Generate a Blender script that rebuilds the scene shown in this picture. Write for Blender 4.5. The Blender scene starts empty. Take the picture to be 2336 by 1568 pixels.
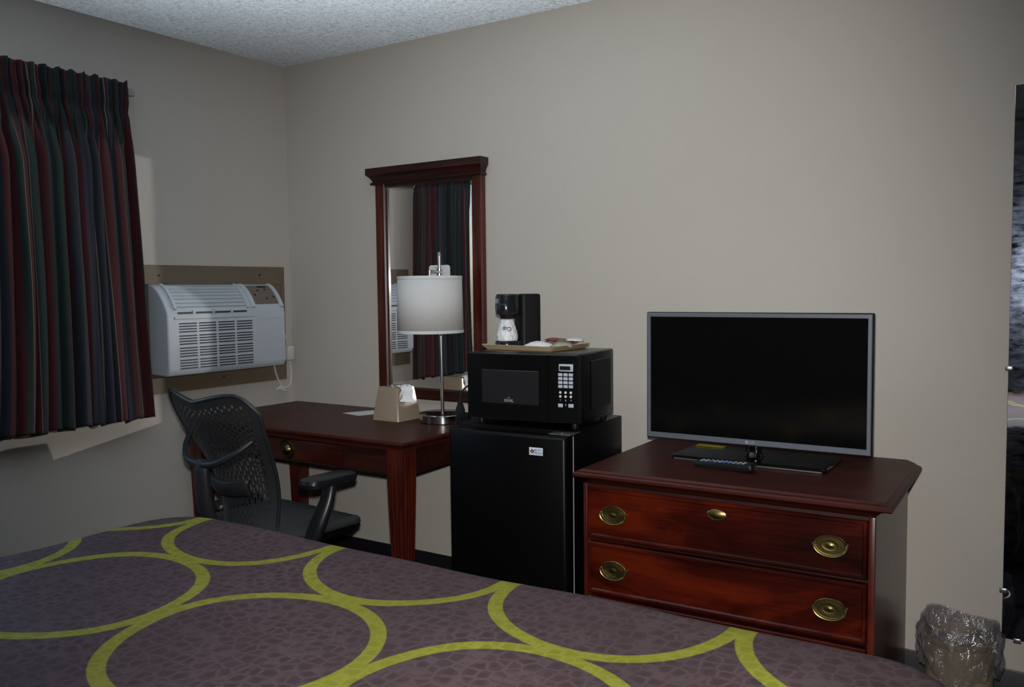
import bpy, bmesh, math, random
from mathutils import Vector, Matrix
random.seed(7)
PI = math.pi
S = bpy.context.scene
COL = S.collection
S.view_settings.view_transform = 'Standard'
S.view_settings.look = 'None'
S.view_settings.exposure = 0.0
S.cycles.use_denoising = True
S.cycles.max_bounces = 8
S.cycles.diffuse_bounces = 4
S.cycles.glossy_bounces = 5
S.cycles.transparent_max_bounces = 12
S.cycles.caustics_reflective = False
S.cycles.caustics_refractive = False
S.cycles.sample_clamp_indirect = 4.0

# ------------------------------------------------------------------ materials
def srgb(r, g, b):
    f = lambda c: c / 12.92 if c <= .04045 else ((c + .055) / 1.055) ** 2.4
    return (f(r / 255), f(g / 255), f(b / 255), 1)

class NT:
    """small node-tree helper"""
    def __init__(s, name):
        s.m = bpy.data.materials.new(name); s.m.use_nodes = True
        s.t = s.m.node_tree; s.n = s.t.nodes; s.l = s.t.links
        s.b = s.n['Principled BSDF']; s.out = s.n['Material Output']
    def node(s, typ, ins=None, **kw):
        n = s.n.new(typ)
        for k, v in kw.items(): setattr(n, k, v)
        for k, v in (ins or {}).items(): s.put(n.inputs[k], v)
        return n
    def put(s, sock, v):
        if isinstance(v, bpy.types.NodeSocket): s.l.new(v, sock)
        else: sock.default_value = v
    def math(s, op, a, b=0.0, c=0.0):
        n = s.node('ShaderNodeMath', operation=op)
        for i, v in enumerate((a, b, c)): s.put(n.inputs[i], v)
        return n.outputs[0]
    def mix(s, f, a, b):
        n = s.node('ShaderNodeMix', data_type='RGBA')
        s.put(n.inputs[0], f); s.put(n.inputs[6], a); s.put(n.inputs[7], b)
        return n.outputs[2]
    def coord(s, kind='Object', scale=(1, 1, 1), rot=(0, 0, 0), loc=(0, 0, 0)):
        tc = s.node('ShaderNodeTexCoord')
        mp = s.node('ShaderNodeMapping', {'Vector': tc.outputs[kind], 'Scale': scale, 'Rotation': rot, 'Location': loc})
        return mp.outputs[0]
    def noise(s, vec, scale, detail=3, rough=.5, dist=0):
        return s.node('ShaderNodeTexNoise', {'Vector': vec, 'Scale': scale, 'Detail': detail, 'Roughness': rough, 'Distortion': dist}).outputs[0]
    def ramp(s, fac, stops, interp='LINEAR'):
        n = s.node('ShaderNodeValToRGB', {'Fac': fac}); cr = n.color_ramp; cr.interpolation = interp
        while len(cr.elements) < len(stops): cr.elements.new(.5)
        for e, (p, c) in zip(cr.elements, stops):
            e.position = p; e.color = c if len(c) == 4 else (*c, 1)
        return n.outputs[0]
    def bump(s, h, strength=.3, dist=.002):
        n = s.node('ShaderNodeBump', {'Height': h, 'Strength': strength, 'Distance': dist})
        s.l.new(n.outputs[0], s.b.inputs['Normal']); return n
    def set(s, **kw):
        for k, v in kw.items(): s.put(s.b.inputs[k.replace('_', ' ')], v)
        return s

def C3(r, g, b): return (r, g, b, 1)
M = {}
def simple(name, col, rough=.5, metal=0, var=.06, nscale=40, bump=0.0, **kw):
    t = NT(name); v = t.coord()
    n = t.noise(v, nscale, 2)
    dark = tuple(c * (1 - var) for c in col[:3]) + (1,)
    lite = tuple(min(1, c * (1 + var)) for c in col[:3]) + (1,)
    t.set(Base_Color=t.mix(n, dark, lite), Roughness=rough, Metallic=metal, **kw)
    if bump: t.bump(n, bump)
    M[name] = t.m
    return t.m

def wall_mat():
    t = NT('wall paint'); v = t.coord()
    n1 = t.noise(v, 1.3, 3); n2 = t.noise(v, 90, 4, .6); n3 = t.noise(v, 26, 3, .6)
    c = t.mix(n1, C3(.50, .468, .425), C3(.54, .507, .465))
    t.set(Base_Color=c, Roughness=.75, Specular_IOR_Level=.15)
    h = t.math('ADD', n2, t.math('MULTIPLY', n3, .8))
    t.bump(h, .34, .0025); M['wall'] = t.m
wall_mat()
def ceil_mat():
    t = NT('popcorn ceiling'); v = t.coord()
    n = t.noise(v, 110, 3, .75); n2 = t.noise(v, 45, 2, .6)
    f = t.math('ADD', t.math('MULTIPLY', n, .7), t.math('MULTIPLY', n2, .3))
    c = t.ramp(f, [(.36, (.42, .45, .48)), (.5, (.70, .74, .78)), (.64, (.84, .88, .92))])
    t.set(Base_Color=c, Roughness=.95, Specular_IOR_Level=.05)
    t.bump(f, .7, .01); M['ceiling'] = t.m
ceil_mat()
def carpet_mat():
    t = NT('dark carpet'); v = t.coord(); n = t.noise(v, 160, 3)
    t.set(Base_Color=t.mix(n, C3(.010, .010, .016), C3(.03, .028, .036)), Roughness=1, Specular_IOR_Level=.05)
    t.bump(n, .6, .006); M['carpet'] = t.m
carpet_mat()

def wood_mat(name, dark, mid, light, rough=.22, axis=0, amount=1.0, spec=.5, nlow=.35, nhigh=.7, coat=0.0, off=0.0, cross=14):
    t = NT(name)
    sc = [cross] * 3; sc[axis] = 1.2
    v = t.coord(scale=tuple(sc), loc=(off, off * 1.7, off * .6))
    n = t.noise(v, 1.6, 6, .6, .9)
    sc2 = [110, 110, 110]; sc2[axis] = 4
    v2 = t.coord(scale=tuple(sc2)); g = t.noise(v2, 1.2, 2, .5)
    f = t.math('ADD', t.math('MULTIPLY', n, .86), t.math('MULTIPLY', g, .14))
    c = t.ramp(f, [(nlow, dark), ((nlow + nhigh) / 2, mid), (nhigh, light)])
    t.set(Base_Color=c, Roughness=t.math('ADD', rough, t.math('MULTIPLY', g, .08)), Specular_IOR_Level=spec)
    t.set(Coat_Weight=coat, Coat_Roughness=.12)
    t.bump(g, .04, .001)
    M[name] = t.m
wood_mat('cherry', (.012, .0018, .0012), (.036, .0038, .002), (.075, .009, .003), .26, coat=.15)
wood_mat('cherry drawer', (.010, .0015, .001), (.034, .0030, .0013), (.095, .0095, .0024), .26, nlow=.34, nhigh=.66, coat=.06, off=3.3, spec=.3, cross=4.5)
wood_mat('cherry upright', (.018, .003, .002), (.060, .0075, .0035), (.13, .02, .008), .28, axis=2, coat=.1)
wood_mat('cherry top', (.036, .0058, .0034), (.047, .0078, .0045), (.060, .0108, .006), .42, spec=.22, coat=.04)
wood_mat('dark door wood', (.006, .004, .003), (.012, .008, .006), (.02, .013, .01), .5, axis=2)
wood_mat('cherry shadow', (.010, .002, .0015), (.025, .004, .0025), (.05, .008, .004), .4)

simple('wall dim', (.20, .18, .16), .8)  # for the unseen walls, darkened to cut light bounced into the room
simple('bracket grey', (.34, .34, .31), .5)
simple('black plastic', (.006, .006, .007), .38)
simple('black gloss', (.004, .004, .005), .12)
simple('fridge black', (.0022, .0022, .0026), .34, Specular_IOR_Level=.18)
simple('microwave black', (.0032, .0032, .0035), .26, Specular_IOR_Level=.3)
simple('black rubber', (.01, .01, .011), .7)
simple('vinyl base', (.006, .006, .010), .45)
simple('chair plastic', (.022, .025, .030), .42)
simple('chair mesh', (.026, .028, .032), .55)
simple('chair seat fabric', (.03, .033, .036), .9, nscale=300, bump=.3)
simple('chair dark', (.010, .010, .014), .35)
simple('ac white', (.52, .57, .63), .42, var=.02)
simple('ac dark', (.035, .042, .052), .6)
simple('ac panel brown', (.16, .135, .11), .5)
simple('cord white', (.62, .63, .62), .45)
simple('outlet ivory', (.55, .50, .40), .4)
simple('outlet white', (.66, .64, .62), .35)
simple('beige trim', (.155, .122, .085), .6, var=.1, nscale=12)
simple('chrome', (.62, .63, .64), .14, 1, var=.02)
simple('pole nickel', (.66, .66, .66), .2, 1, var=.02)
simple('brass', (.33, .26, .10), .33, 1, var=.15, nscale=160)
simple('bronze knob', (.11, .085, .035), .32, 1)
simple('tv bezel', (.15, .165, .20), .35, .3)
simple('tv screen', (.0022, .0022, .0026), .1)
simple('shade fabric', (.58, .58, .58), .9, nscale=220, var=.03, bump=.15)
simple('shade trim', (.66, .67, .69), .85)
simple('card white', (.66, .67, .72), .5, var=.01)
simple('card grey', (.36, .36, .36), .6)
simple('card red', (.22, .03, .04), .6)
simple('card brown', (.16, .07, .03), .6)
simple('tissue box', (.33, .262, .19), .2, var=.03)
simple('tissue paper', (.86, .88, .92), .8, var=.03)
simple('paper', (.78, .76, .76), .7)
simple('tray tan', (.50, .38, .25), .45)
simple('tray tan inner', (.42, .33, .24), .5)
simple('sachet white', (.72, .72, .72), .4, var=.08)
simple('sachet brown', (.16, .10, .06), .5, var=.3, nscale=60)
simple('sachet red', (.20, .04, .05), .5, var=.2)
simple('sachet green', (.30, .34, .26), .5, var=.25, nscale=80)
simple('key grey', (.42, .47, .55), .45)
simple('key white', (.62, .63, .64), .45)
simple('logo silver', (.55, .56, .58), .3, .6)
simple('display dark', (.010, .014, .012), .2)
simple('gasket', (.62, .60, .58), .5)
simple('sticker white', (.66, .68, .74), .5, var=.02)
simple('sticker blue', (.09, .20, .42), .5)
simple('sticker dark', (.02, .008, .012), .5)
simple('sticker red', (.28, .02, .03), .5)
simple('energy yellow', (.36, .33, .01), .5)
simple('metal grey', (.45, .47, .46), .3, .9)
simple('bin tan', (.28, .225, .15), .45, var=.05)
simple('remote black', (.006, .006, .007), .35)
simple('remote blue', (.06, .15, .36), .4)
simple('remote grey', (.25, .27, .28), .4)
simple('ink', (.03, .035, .05), .6)
simple('cup wrap', (.72, .73, .77), .35, var=.1, nscale=60, bump=.3)
simple('window frame white', (.6, .6, .58), .5)
simple('mattress white', (.7, .7, .7), .9)
simple('leaf', (.10, .17, .04), .6, var=.5, nscale=6)
simple('ground tan', (.42, .36, .26), .9, var=.3, nscale=3)
simple('bark', (.09, .06, .04), .9)
simple('outside wall', (.55, .52, .45), .9)
simple('screw', (.02, .018, .015), .5, .5)

def mirror_mat(name, tint, haze, hz_rough, bumpy=0.0):
    t = NT(name)
    g1 = t.node('ShaderNodeBsdfGlossy', {'Color': tint, 'Roughness': 0.0})
    v = t.coord(scale=(3, 3, 9)); n = t.noise(v, 6, 5, .7)
    g2 = t.node('ShaderNodeBsdfGlossy', {'Color': (.5, .6, .85, 1), 'Roughness': hz_rough})
    f = t.math('MULTIPLY', t.ramp(n, [(.35, (0, 0, 0)), (.75, (1, 1, 1))]), haze)
    mx = t.node('ShaderNodeMixShader', {0: f, 1: g1.outputs[0], 2: g2.outputs[0]})
    if bumpy:
        b = t.node('ShaderNodeBump', {'Height': t.noise(t.coord(scale=(1, 1, 1)), 5, 3), 'Strength': bumpy, 'Distance': .004})
        t.l.new(b.outputs[0], g1.inputs['Normal']); t.l.new(b.outputs[0], g2.inputs['Normal'])
    t.l.new(mx.outputs[0], t.out.inputs['Surface'])
    M[name] = t.m
mirror_mat('mirror glass', (.86, .88, .86, 1), 0.0, .2)
mirror_mat('long mirror glass', (.50, .52, .56, 1), .35, .16, .25)

def clear_glass(name, rough=0.02, tint=(1, 1, 1, 1), gl=.08):
    t = NT(name)
    a = t.node('ShaderNodeBsdfTransparent', {'Color': tint}); b = t.node('ShaderNodeBsdfGlossy', {'Roughness': rough})
    fr = t.node('ShaderNodeFresnel', {'IOR': 1.45})
    f = t.math('MULTIPLY', fr.outputs[0], gl / .04 * .5)
    mx = t.node('ShaderNodeMixShader', {0: t.math('MINIMUM', f, .9), 1: a.outputs[0], 2: b.outputs[0]})
    t.l.new(mx.outputs[0], t.out.inputs['Surface']); M[name] = t.m; return t
clear_glass('window glass')
def liner():
    t = NT('bin liner film')
    v = t.coord(scale=(1, 1, .6)); n = t.noise(v, 22, 4, .7, 1.5); n2 = t.noise(v, 60, 3, .6)
    bp = t.node('ShaderNodeBump', {'Height': t.math('ADD', n, t.math('MULTIPLY', n2, .3)), 'Strength': 1.0, 'Distance': .012})
    a = t.node('ShaderNodeBsdfTransparent', {'Color': (.90, .90, .92, 1)})
    g = t.node('ShaderNodeBsdfGlossy', {'Roughness': .16, 'Color': (.9, .92, 1, 1), 'Normal': bp.outputs[0]})
    d = t.node('ShaderNodeBsdfDiffuse', {'Color': (.42, .40, .40, 1), 'Normal': bp.outputs[0]})
    m1 = t.node('ShaderNodeMixShader', {0: t.ramp(n, [(.35, (.04, .04, .04)), (.7, (.36, .36, .36))]), 1: a.outputs[0], 2: d.outputs[0]})
    m2 = t.node('ShaderNodeMixShader', {0: .16, 1: m1.outputs[0], 2: g.outputs[0]})
    t.l.new(m2.outputs[0], t.out.inputs['Surface']); M['liner'] = t.m
liner()

def curtain_mat():
    t = NT('striped curtain cloth')
    tc = t.node('ShaderNodeTexCoord'); sx = t.node('ShaderNodeSeparateXYZ', {0: tc.outputs['UV']})
    u = t.math('FRACT', t.math('MULTIPLY', sx.outputs[0], 1.0))
    ma, na, gr, sl, tn, dk = (.060, .0065, .010), (.011, .015, .025), (.008, .022, .020), (.036, .037, .053), (.20, .15, .125), (.007, .009, .012)
    seq = [(na, 6), (tn, 1.0), (gr, 6), (ma, 8), (tn, .8), (dk, 3), (na, 7), (sl, 3), (ma, 6), (gr, 8), (tn, .9), (ma, 7), (dk, 4), (sl, 4), (na, 8), (ma, 4), (tn, .9), (gr, 9), (ma, 11), (tn, 1.0), (na, 6), (dk, 4), (gr, 6), (sl, 3), (ma, 6)]
    tot = sum(w for _, w in seq); p = 0; stops = []
    for c, w in seq:
        stops.append((p / tot, c)); p += w
    c = t.ramp(u, stops, 'CONSTANT')
    wv = t.noise(t.coord('UV', scale=(900, 260, 1)), 1, 2)
    c2 = t.mix(t.math('MULTIPLY', wv, .35), c, C3(.01, .01, .012))
    t.set(Base_Color=c2, Roughness=.75, Specular_IOR_Level=.25, Sheen_Weight=.1)
    t.bump(wv, .1, .001); M['curtain'] = t.m
curtain_mat()

RX, RY, RP, RR, RW = 1.522, -1.497, .536, .2565, .032
def spread_mat():
    t = NT('bedspread with rings')
    tc = t.node('ShaderNodeTexCoord'); uv = tc.outputs['UV']
    sx = t.node('ShaderNodeSeparateXYZ', {0: uv})
    def cell(c, o): return t.math('MULTIPLY', t.math('SUBTRACT', t.math('FRACT', t.math('ADD', t.math('DIVIDE', t.math('SUBTRACT', c, o), RP), 100.5)), .5), RP)
    cx, cy = cell(t.math('ADD', sx.outputs[0], t.math('MULTIPLY', t.math('ADD', sx.outputs[1], 1.497), .049)), RX), cell(sx.outputs[1], RY)
    r = t.math('SQRT', t.math('ADD', t.math('MULTIPLY', cx, cx), t.math('MULTIPLY', cy, cy)))
    d = t.math('ABSOLUTE', t.math('SUBTRACT', r, RR))
    mr = t.node('ShaderNodeMapRange', {'Value': d, 'From Min': RW / 2 + .0012, 'From Max': RW / 2 - .0012})
    ring = mr.outputs[0]
    vo = t.node('ShaderNodeTexVoronoi', {'Vector': uv, 'Scale': 35, 'Randomness': .62}, feature='DISTANCE_TO_EDGE')
    edge = t.ramp(vo.outputs['Distance'], [(.0, (1, 1, 1)), (.045, (.85, .85, .85)), (.11, (.30, .30, .30)), (.2, (0, 0, 0))])
    v1 = t.node('ShaderNodeTexVoronoi', {'Vector': uv, 'Scale': 35, 'Randomness': .62}, feature='F1')
    rim = t.ramp(v1.outputs['Distance'], [(.0, (.06, .06, .06)), (.30, (.0, .0, .0)), (.40, (.85, .85, .85)), (.47, (.55, .55, .55)), (.62, (.30, .30, .30))])
    edge = t.math('ADD', t.math('MULTIPLY', edge, .70), t.math('MULTIPLY', rim, .30))
    fib = t.noise(uv, 700, 2); patch = t.noise(uv, 3.5, 3)
    e2 = t.math('MULTIPLY', edge, t.math('ADD', .1, t.math('MULTIPLY', patch, 1.3)))
    base = t.mix(e2, C3(.055, .0315, .0345), C3(.118, .078, .084))
    rc = t.mix(e2, C3(.215, .220, .012), C3(.32, .325, .045))
    c = t.mix(ring, base, rc)
    c = t.mix(t.math('MULTIPLY', fib, .35), c, C3(.02, .015, .015))
    t.set(Base_Color=c, Roughness=.8, Specular_IOR_Level=.25, Specular_Tint=(.8, .85, 1, 1))
    t.bump(t.math('ADD', t.math('MULTIPLY', edge, 0.0), t.math('MULTIPLY', fib, .5)), .2, .001)
    M['spread'] = t.m
spread_mat()

# ------------------------------------------------------------------ mesh helpers
class MB:
    def __init__(s): s.bm = bmesh.new()
    def box(s, c, d, bevel=0, rz=0, seg=2, mtx=None):
        r = bmesh.ops.create_cube(s.bm, size=1)
        vs = r['verts']
        bmesh.ops.scale(s.bm, vec=Vector(d), verts=vs)
        if bevel:
            es = list({e for v in vs for e in v.link_edges})
            rb = bmesh.ops.bevel(s.bm, geom=es, offset=min(bevel, min(d) * .49), segments=seg, affect='EDGES', profile=.5)
            vs = list({v for f in rb['faces'] for v in f.verts} | {v for v in vs if v.is_valid})
        m = Matrix.Translation(Vector(c)) @ Matrix.Rotation(rz, 4, 'Z')
        if mtx is not None: m = mtx @ m
        bmesh.ops.transform(s.bm, matrix=m, verts=vs)
        return s
    def b2(s, x0, x1, y0, y1, z0, z1, bevel=0, seg=2):
        return s.box(((x0 + x1) / 2, (y0 + y1) / 2, (z0 + z1) / 2), (abs(x1 - x0), abs(y1 - y0), abs(z1 - z0)), bevel, seg=seg)
    def ring_loops(s, loops, close=True, cap0=True, cap1=True):
        vl = [[s.bm.verts.new(p) for p in L] for L in loops]
        n = len(vl[0])
        for a, b in zip(vl, vl[1:]):
            for i in range(n if close else n - 1):
                j = (i + 1) % n
                try: s.bm.faces.new((a[i], a[j], b[j], b[i]))
                except ValueError: pass
        if cap0 and close: s.bm.faces.new(list(reversed(vl[0])))
        if cap1 and close: s.bm.faces.new(vl[-1])
        return s
    def cyl(s, p0, p1, r0, r1=None, seg=20, cap=True):
        r1 = r0 if r1 is None else r1
        p0, p1 = Vector(p0), Vector(p1); d = (p1 - p0).normalized()
        a = d.orthogonal().normalized(); b = d.cross(a)
        L = [[p + (a * math.cos(t) + b * math.sin(t)) * r for t in [2 * PI * i / seg for i in range(seg)]] for p, r in ((p0, r0), (p1, r1))]
        return s.ring_loops(L, cap0=cap, cap1=cap)
    def tube(s, pts, r, seg=10, smooth=6, flat=1.0, up=None):
        pts = [Vector(p) for p in pts]
        rs = list(r) if hasattr(r, '__len__') else [r] * len(pts)
        if smooth and len(pts) > 2:
            P, R = [], []
            n = len(pts)
            for i in range(n - 1):
                a, b, c, d = pts[max(i - 1, 0)], pts[i], pts[i + 1], pts[min(i + 2, n - 1)]
                for k in range(smooth):
                    t = k / smooth
                    P.append(.5 * ((2 * b) + (c - a) * t + (2 * a - 5 * b + 4 * c - d) * t * t + (3 * b - a - 3 * c + d) * t ** 3))
                    R.append(rs[i] + (rs[i + 1] - rs[i]) * t)
            P.append(pts[-1]); R.append(rs[-1]); pts, rs = P, R
        L = []; prev = None
        for i, p in enumerate(pts):
            d = (pts[min(i + 1, len(pts) - 1)] - pts[max(i - 1, 0)]).normalized()
            if up is not None: a = (Vector(up) - d * d.dot(Vector(up))).normalized()
            elif prev is None: a = d.orthogonal().normalized()
            else: a = (prev - d * prev.dot(d)).normalized()
            prev = a; b = d.cross(a)
            L.append([p + (a * math.cos(t) * flat + b * math.sin(t)) * rs[i] for t in [2 * PI * k / seg for k in range(seg)]])
        return s.ring_loops(L)
    def lathe(s, prof, c=(0, 0, 0), seg=40, mtx=None, cap0=True, cap1=True, sx=1, sy=1):
        c = Vector(c); L = []
        for r, z in prof:
            L.append([c + Vector((r * sx * math.cos(2 * PI * i / seg), r * sy * math.sin(2 * PI * i / seg), z)) for i in range(seg)])
        if mtx is not None: L = [[mtx @ p for p in l] for l in L]
        return s.ring_loops(L, cap0=cap0, cap1=cap1)
    def prism(s, poly, axis, a, b):
        """polygon in the two other axes, extruded along axis from a to b"""
        def mk(p, t):
            q = list(p); q.insert(axis, t); return Vector(q)
        return s.ring_loops([[mk(p, a) for p in poly], [mk(p, b) for p in poly]])
    def grid(s, f, nu, nv, uvf=None, skip=None):
        V = [[s.bm.verts.new(f(i / nu, j / nv)) for j in range(nv + 1)] for i in range(nu + 1)]
        uvl = s.bm.loops.layers.uv.verify() if uvf else None
        for i in range(nu):
            for j in range(nv):
                if skip and skip(i, j): continue
                fc = s.bm.faces.new((V[i][j], V[i + 1][j], V[i + 1][j + 1], V[i][j + 1]))
                if uvf:
                    for lp, (a, b) in zip(fc.loops, ((i, j), (i + 1, j), (i + 1, j + 1), (i, j + 1))): lp[uvl].uv = uvf(a / nu, b / nv)
        return s
    def xf(s, mtx):
        bmesh.ops.transform(s.bm, matrix=mtx, verts=s.bm.verts[:]); return s
    def build(s, name, mat, parent=None, loc=None, rot=None, smooth=35, fixn=True, mods=()):
        if fixn: bmesh.ops.recalc_face_normals(s.bm, faces=s.bm.faces[:])
        me = bpy.data.meshes.new(name); s.bm.to_mesh(me); s.bm.free()
        me.materials.append(M[mat] if isinstance(mat, str) else mat)
        if smooth:
            for p in me.polygons: p.use_smooth = True
            me.set_sharp_from_angle(angle=math.radians(smooth))
        o = bpy.data.objects.new(name, me); COL.objects.link(o)
        if parent is not None: o.parent = parent
        if loc is not None: o.location = loc
        if rot is not None: o.rotation_euler = rot
        for typ, kw in mods:
            m = o.modifiers.new(typ.lower(), typ)
            for k, v in kw.items(): setattr(m, k, v)
        return o

def rrect(a, b, r, z, n=5):
    P = []
    for cx, cy, a0 in ((a - r, b - r, 0), (-a + r, b - r, PI / 2), (-a + r, -b + r, PI), (a - r, -b + r, 1.5 * PI)):
        for k in range(n + 1):
            t = a0 + k / n * PI / 2; P.append(Vector((cx + r * math.cos(t), cy + r * math.sin(t), z)))
    return P
def tag(o, label=None, cat=None, group=None, kind=None):
    if label: o['label'] = label
    if cat: o['category'] = cat
    if group: o['group'] = group
    if kind: o['kind'] = kind
    return o
def thing(name, label, cat, loc=(0, 0, 0), rz=0, group=None):
    o = bpy.data.objects.new(name, None); COL.objects.link(o)
    o.empty_display_size = .05
    o.location = loc; o.rotation_euler = (0, 0, rz)
    return tag(o, label, cat, group)
def struct(o): o['kind'] = 'structure'; return o
def text(name, body, size, mat, parent, mtx, ext=.0004, bold=0.0):
    cu = bpy.data.curves.new(name, 'FONT'); cu.body = body; cu.size = size; cu.extrude = ext; cu.offset = bold
    cu.align_x = 'CENTER'; cu.align_y = 'CENTER'; cu.resolution_u = 3
    tmp = bpy.data.objects.new('tmp_text', cu); COL.objects.link(tmp)
    dg = bpy.context.evaluated_depsgraph_get()
    me = bpy.data.meshes.new_from_object(tmp.evaluated_get(dg))
    bpy.data.objects.remove(tmp); bpy.data.curves.remove(cu)
    me.name = name; me.transform(mtx); me.materials.clear(); me.materials.append(M[mat])
    o = bpy.data.objects.new(name, me); COL.objects.link(o); o.parent = parent
    return o
def FRONT(x, y, z):   # matrix placing text upright facing -Y
    return Matrix.Translation((x, y, z)) @ Matrix.Rotation(PI / 2, 4, 'X')

# ------------------------------------------------------------------ the room
H = 2.44; XR = 5.6; YF = -3.75; T = .12
struct(MB().b2(-T, XR + T, YF - T, T, -.1, 0).build('floor', 'carpet', smooth=0))
struct(MB().b2(-T, XR + T, YF - T, T, H, H + .1).build('ceiling', 'ceiling', smooth=0))
WB = struct(MB().b2(-T, XR + T, 0, T, 0, H).build('wall_back', 'wall', smooth=0))
WY0, WY1, WZ0, WZ1 = -2.55, -1.02, .88, 2.07        # window opening in the left wall
wl = MB()
wl.b2(-T, 0, WY1, 0, 0, H).b2(-T, 0, YF, WY0, 0, H).b2(-T, 0, WY0, WY1, 0, WZ0).b2(-T, 0, WY0, WY1, WZ1, H)
struct(wl.build('wall_left', 'wall', smooth=0))
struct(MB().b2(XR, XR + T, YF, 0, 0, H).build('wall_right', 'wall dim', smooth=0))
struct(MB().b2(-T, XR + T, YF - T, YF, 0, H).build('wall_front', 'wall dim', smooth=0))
def cove(name, p0, p1, axis):
    # vinyl cove base: little profile with a toe
    prof = [(0, 0), (.016, 0), (.010, .006), (.005, .02), (.005, .096), (.003, .1), (0, .1)]
    if axis == 'x': o = MB().prism([(-a, b) for a, b in prof], 0, p0, p1)
    else: o = MB().prism([(a, b) for a, b in prof], 1, p0, p1)
    struct(o.build(name, 'vinyl base', smooth=40))
cove('baseboard_back', .006, XR, 'x')
cove('baseboard_left', YF, -.006, 'y')
# window
win = bpy.data.objects.new('window_1', None); COL.objects.link(win); struct(win)
fr = MB()
xw0, xw1 = -.085, -.04
fr.b2(xw0, xw1, WY0, WY1, WZ0, WZ0 + .05).b2(xw0, xw1, WY0, WY1, WZ1 - .05, WZ1)
fr.b2(xw0, xw1, WY0, WY0 + .05, WZ0 + .05, WZ1 - .05).b2(xw0, xw1, WY1 - .05, WY1, WZ0 + .05, WZ1 - .05)
fr.b2(xw0, xw1, (WY0 + WY1) / 2 - .02, (WY0 + WY1) / 2 + .02, WZ0 + .05, WZ1 - .05)
fr.build('window_frame', 'window frame white', win, smooth=0)
MB().b2(-.066, -.062, WY0 + .05, WY1 - .05, WZ0 + .05, WZ1 - .05).build('window_pane', 'window glass', win, smooth=0)
MB().b2(-.1, .018, WY0 - .02, WY1 + .02, WZ0 - .02, WZ0, .004).build('window_sill', 'window frame white', win)
# invented dark door behind the camera, so the long mirror reflects dark
d = bpy.data.objects.new('added_dark_door', None); COL.objects.link(d); struct(d)
MB().b2(2.75, 4.25, YF, YF + .04, 0.005, 2.08, .004).build('door_panel', 'dark door wood', d)
MB().cyl((4.12, YF + .04, 1.0), (4.12, YF + .09, 1.0), .012).tube([(4.12, YF + .09, 1.0), (4.02, YF + .09, 1.0)], .009).build('door_handle', 'brass', d)
# outside, seen in the mirror through the window
struct(MB().b2(-14, -.3, -14, 10, -.4, -.3).build('outside_ground', 'ground tan', smooth=0))
def shrub(name, x, y, r, h, seed, label, trunk=True):
    rn = random.Random(seed)
    t = thing(name, label, 'tree', (x, y, -.3))
    f = MB()
    for k in range(420):
        a, b = rn.uniform(0, 2 * PI), math.acos(rn.uniform(-1, 1))
        rr = r * rn.uniform(.55, 1.0) ** .5
        p = Vector((rr * math.sin(b) * math.cos(a), rr * math.sin(b) * math.sin(a), h + rr * .9 * math.cos(b)))
        n = Vector((rn.uniform(-1, 1), rn.uniform(-1, 1), rn.uniform(-1, 1))).normalized()
        u = n.orthogonal().normalized(); w = n.cross(u); q = rn.uniform(.07, .15)
        f.bm.faces.new([f.bm.verts.new(p + v) for v in (u * q, w * q * .5, -u * q, -w * q * .5)])
    f.build('foliage', 'leaf', t, smooth=0, fixn=False)
    MB().tube([(0, 0, 0), (.04, .02, h * .5), (0, 0, h + r * .4)], [.09, .07, .03], 8).build('trunk', 'bark', t)
shrub('tree', -4.2, -3.4, 1.1, 1.7, 1, 'bushy green tree outside the window, nearer one')
shrub('tree', -6.2, -5.6, 1.6, 2.4, 2, 'larger green tree farther outside the window')

# ------------------------------------------------------------------ bed and bedspread
BX0, BX1, BY0, BY1, BZ = 1.085, 3.27, -3.5, -1.435, .66
bed = thing('bed', 'king bed under the mauve ringed bedspread', 'bed', ((BX0 + BX1) / 2, (BY0 + BY1) / 2, 0))
hw, hd = (BX1 - BX0) / 2, (BY1 - BY0) / 2
MB().b2(-hw + .06, hw - .06, -hd + .05, hd - .06, .36, BZ - .03, .05, 3).build('mattress', 'mattress white', bed)
MB().b2(-hw + .07, hw - .07, -hd + .05, hd - .07, .12, .355, .02).build('box_spring', 'mattress white', bed)
for sx in (-1, 1):
    for sy in (-1, 1):
        MB().cyl((sx * (hw - .15), sy * (hd - .15), 0), (sx * (hw - .15), sy * (hd - .15), .12), .03).build('leg', 'black plastic', bed)
def spread_pos(u, v):
    R, r = .17, .065
    qx = min(max(u, BX0 + R), BX1 - R); qy = min(max(v, BY0 + R), BY1 - R)
    dx, dy = u - qx, v - qy; dd = math.hypot(dx, dy)
    crown = .006 * math.sin(u * 2.1 + 1) * math.sin(v * 2.7) + .0035 * math.sin(u * 9 + v * 6) * math.sin(v * 11 - u * 3)
    if dd < 1e-9: return Vector((u, v, BZ + crown))
    nx, ny = dx / dd, dy / dd
    flat = R - r
    if dd <= flat: return Vector((u, v, BZ + crown))
    a = dd - flat
    if a < r * PI / 2:
        th = a / r
        e = flat + r * math.sin(th); return Vector((qx + nx * e, qy + ny * e, BZ + crown * math.cos(th) - r * (1 - math.cos(th))))
    dn = a - r * PI / 2
    w = .012 * math.sin((u * ny - v * nx) * 16) * min(1, dn / .25)
    e = R + w
    return Vector((qx + nx * e, qy + ny * e, max(.08, BZ - r - dn)))
HG = .50
U0, U1, V0, V1 = BX0 - HG, BX1 + HG, BY0 - .02, BY1 + HG
NU, NV = 170, 150
sp = MB().grid(lambda a, b: spread_pos(U0 + (U1 - U0) * a, V0 + (V1 - V0) * b), NU, NV, uvf=lambda a, b: (U0 + (U1 - U0) * a, V0 + (V1 - V0) * b))
tag(sp.build('bedspread', 'spread', smooth=80), 'mauve bedspread with big yellow-green rings covering the bed', 'bedspread')

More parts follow.
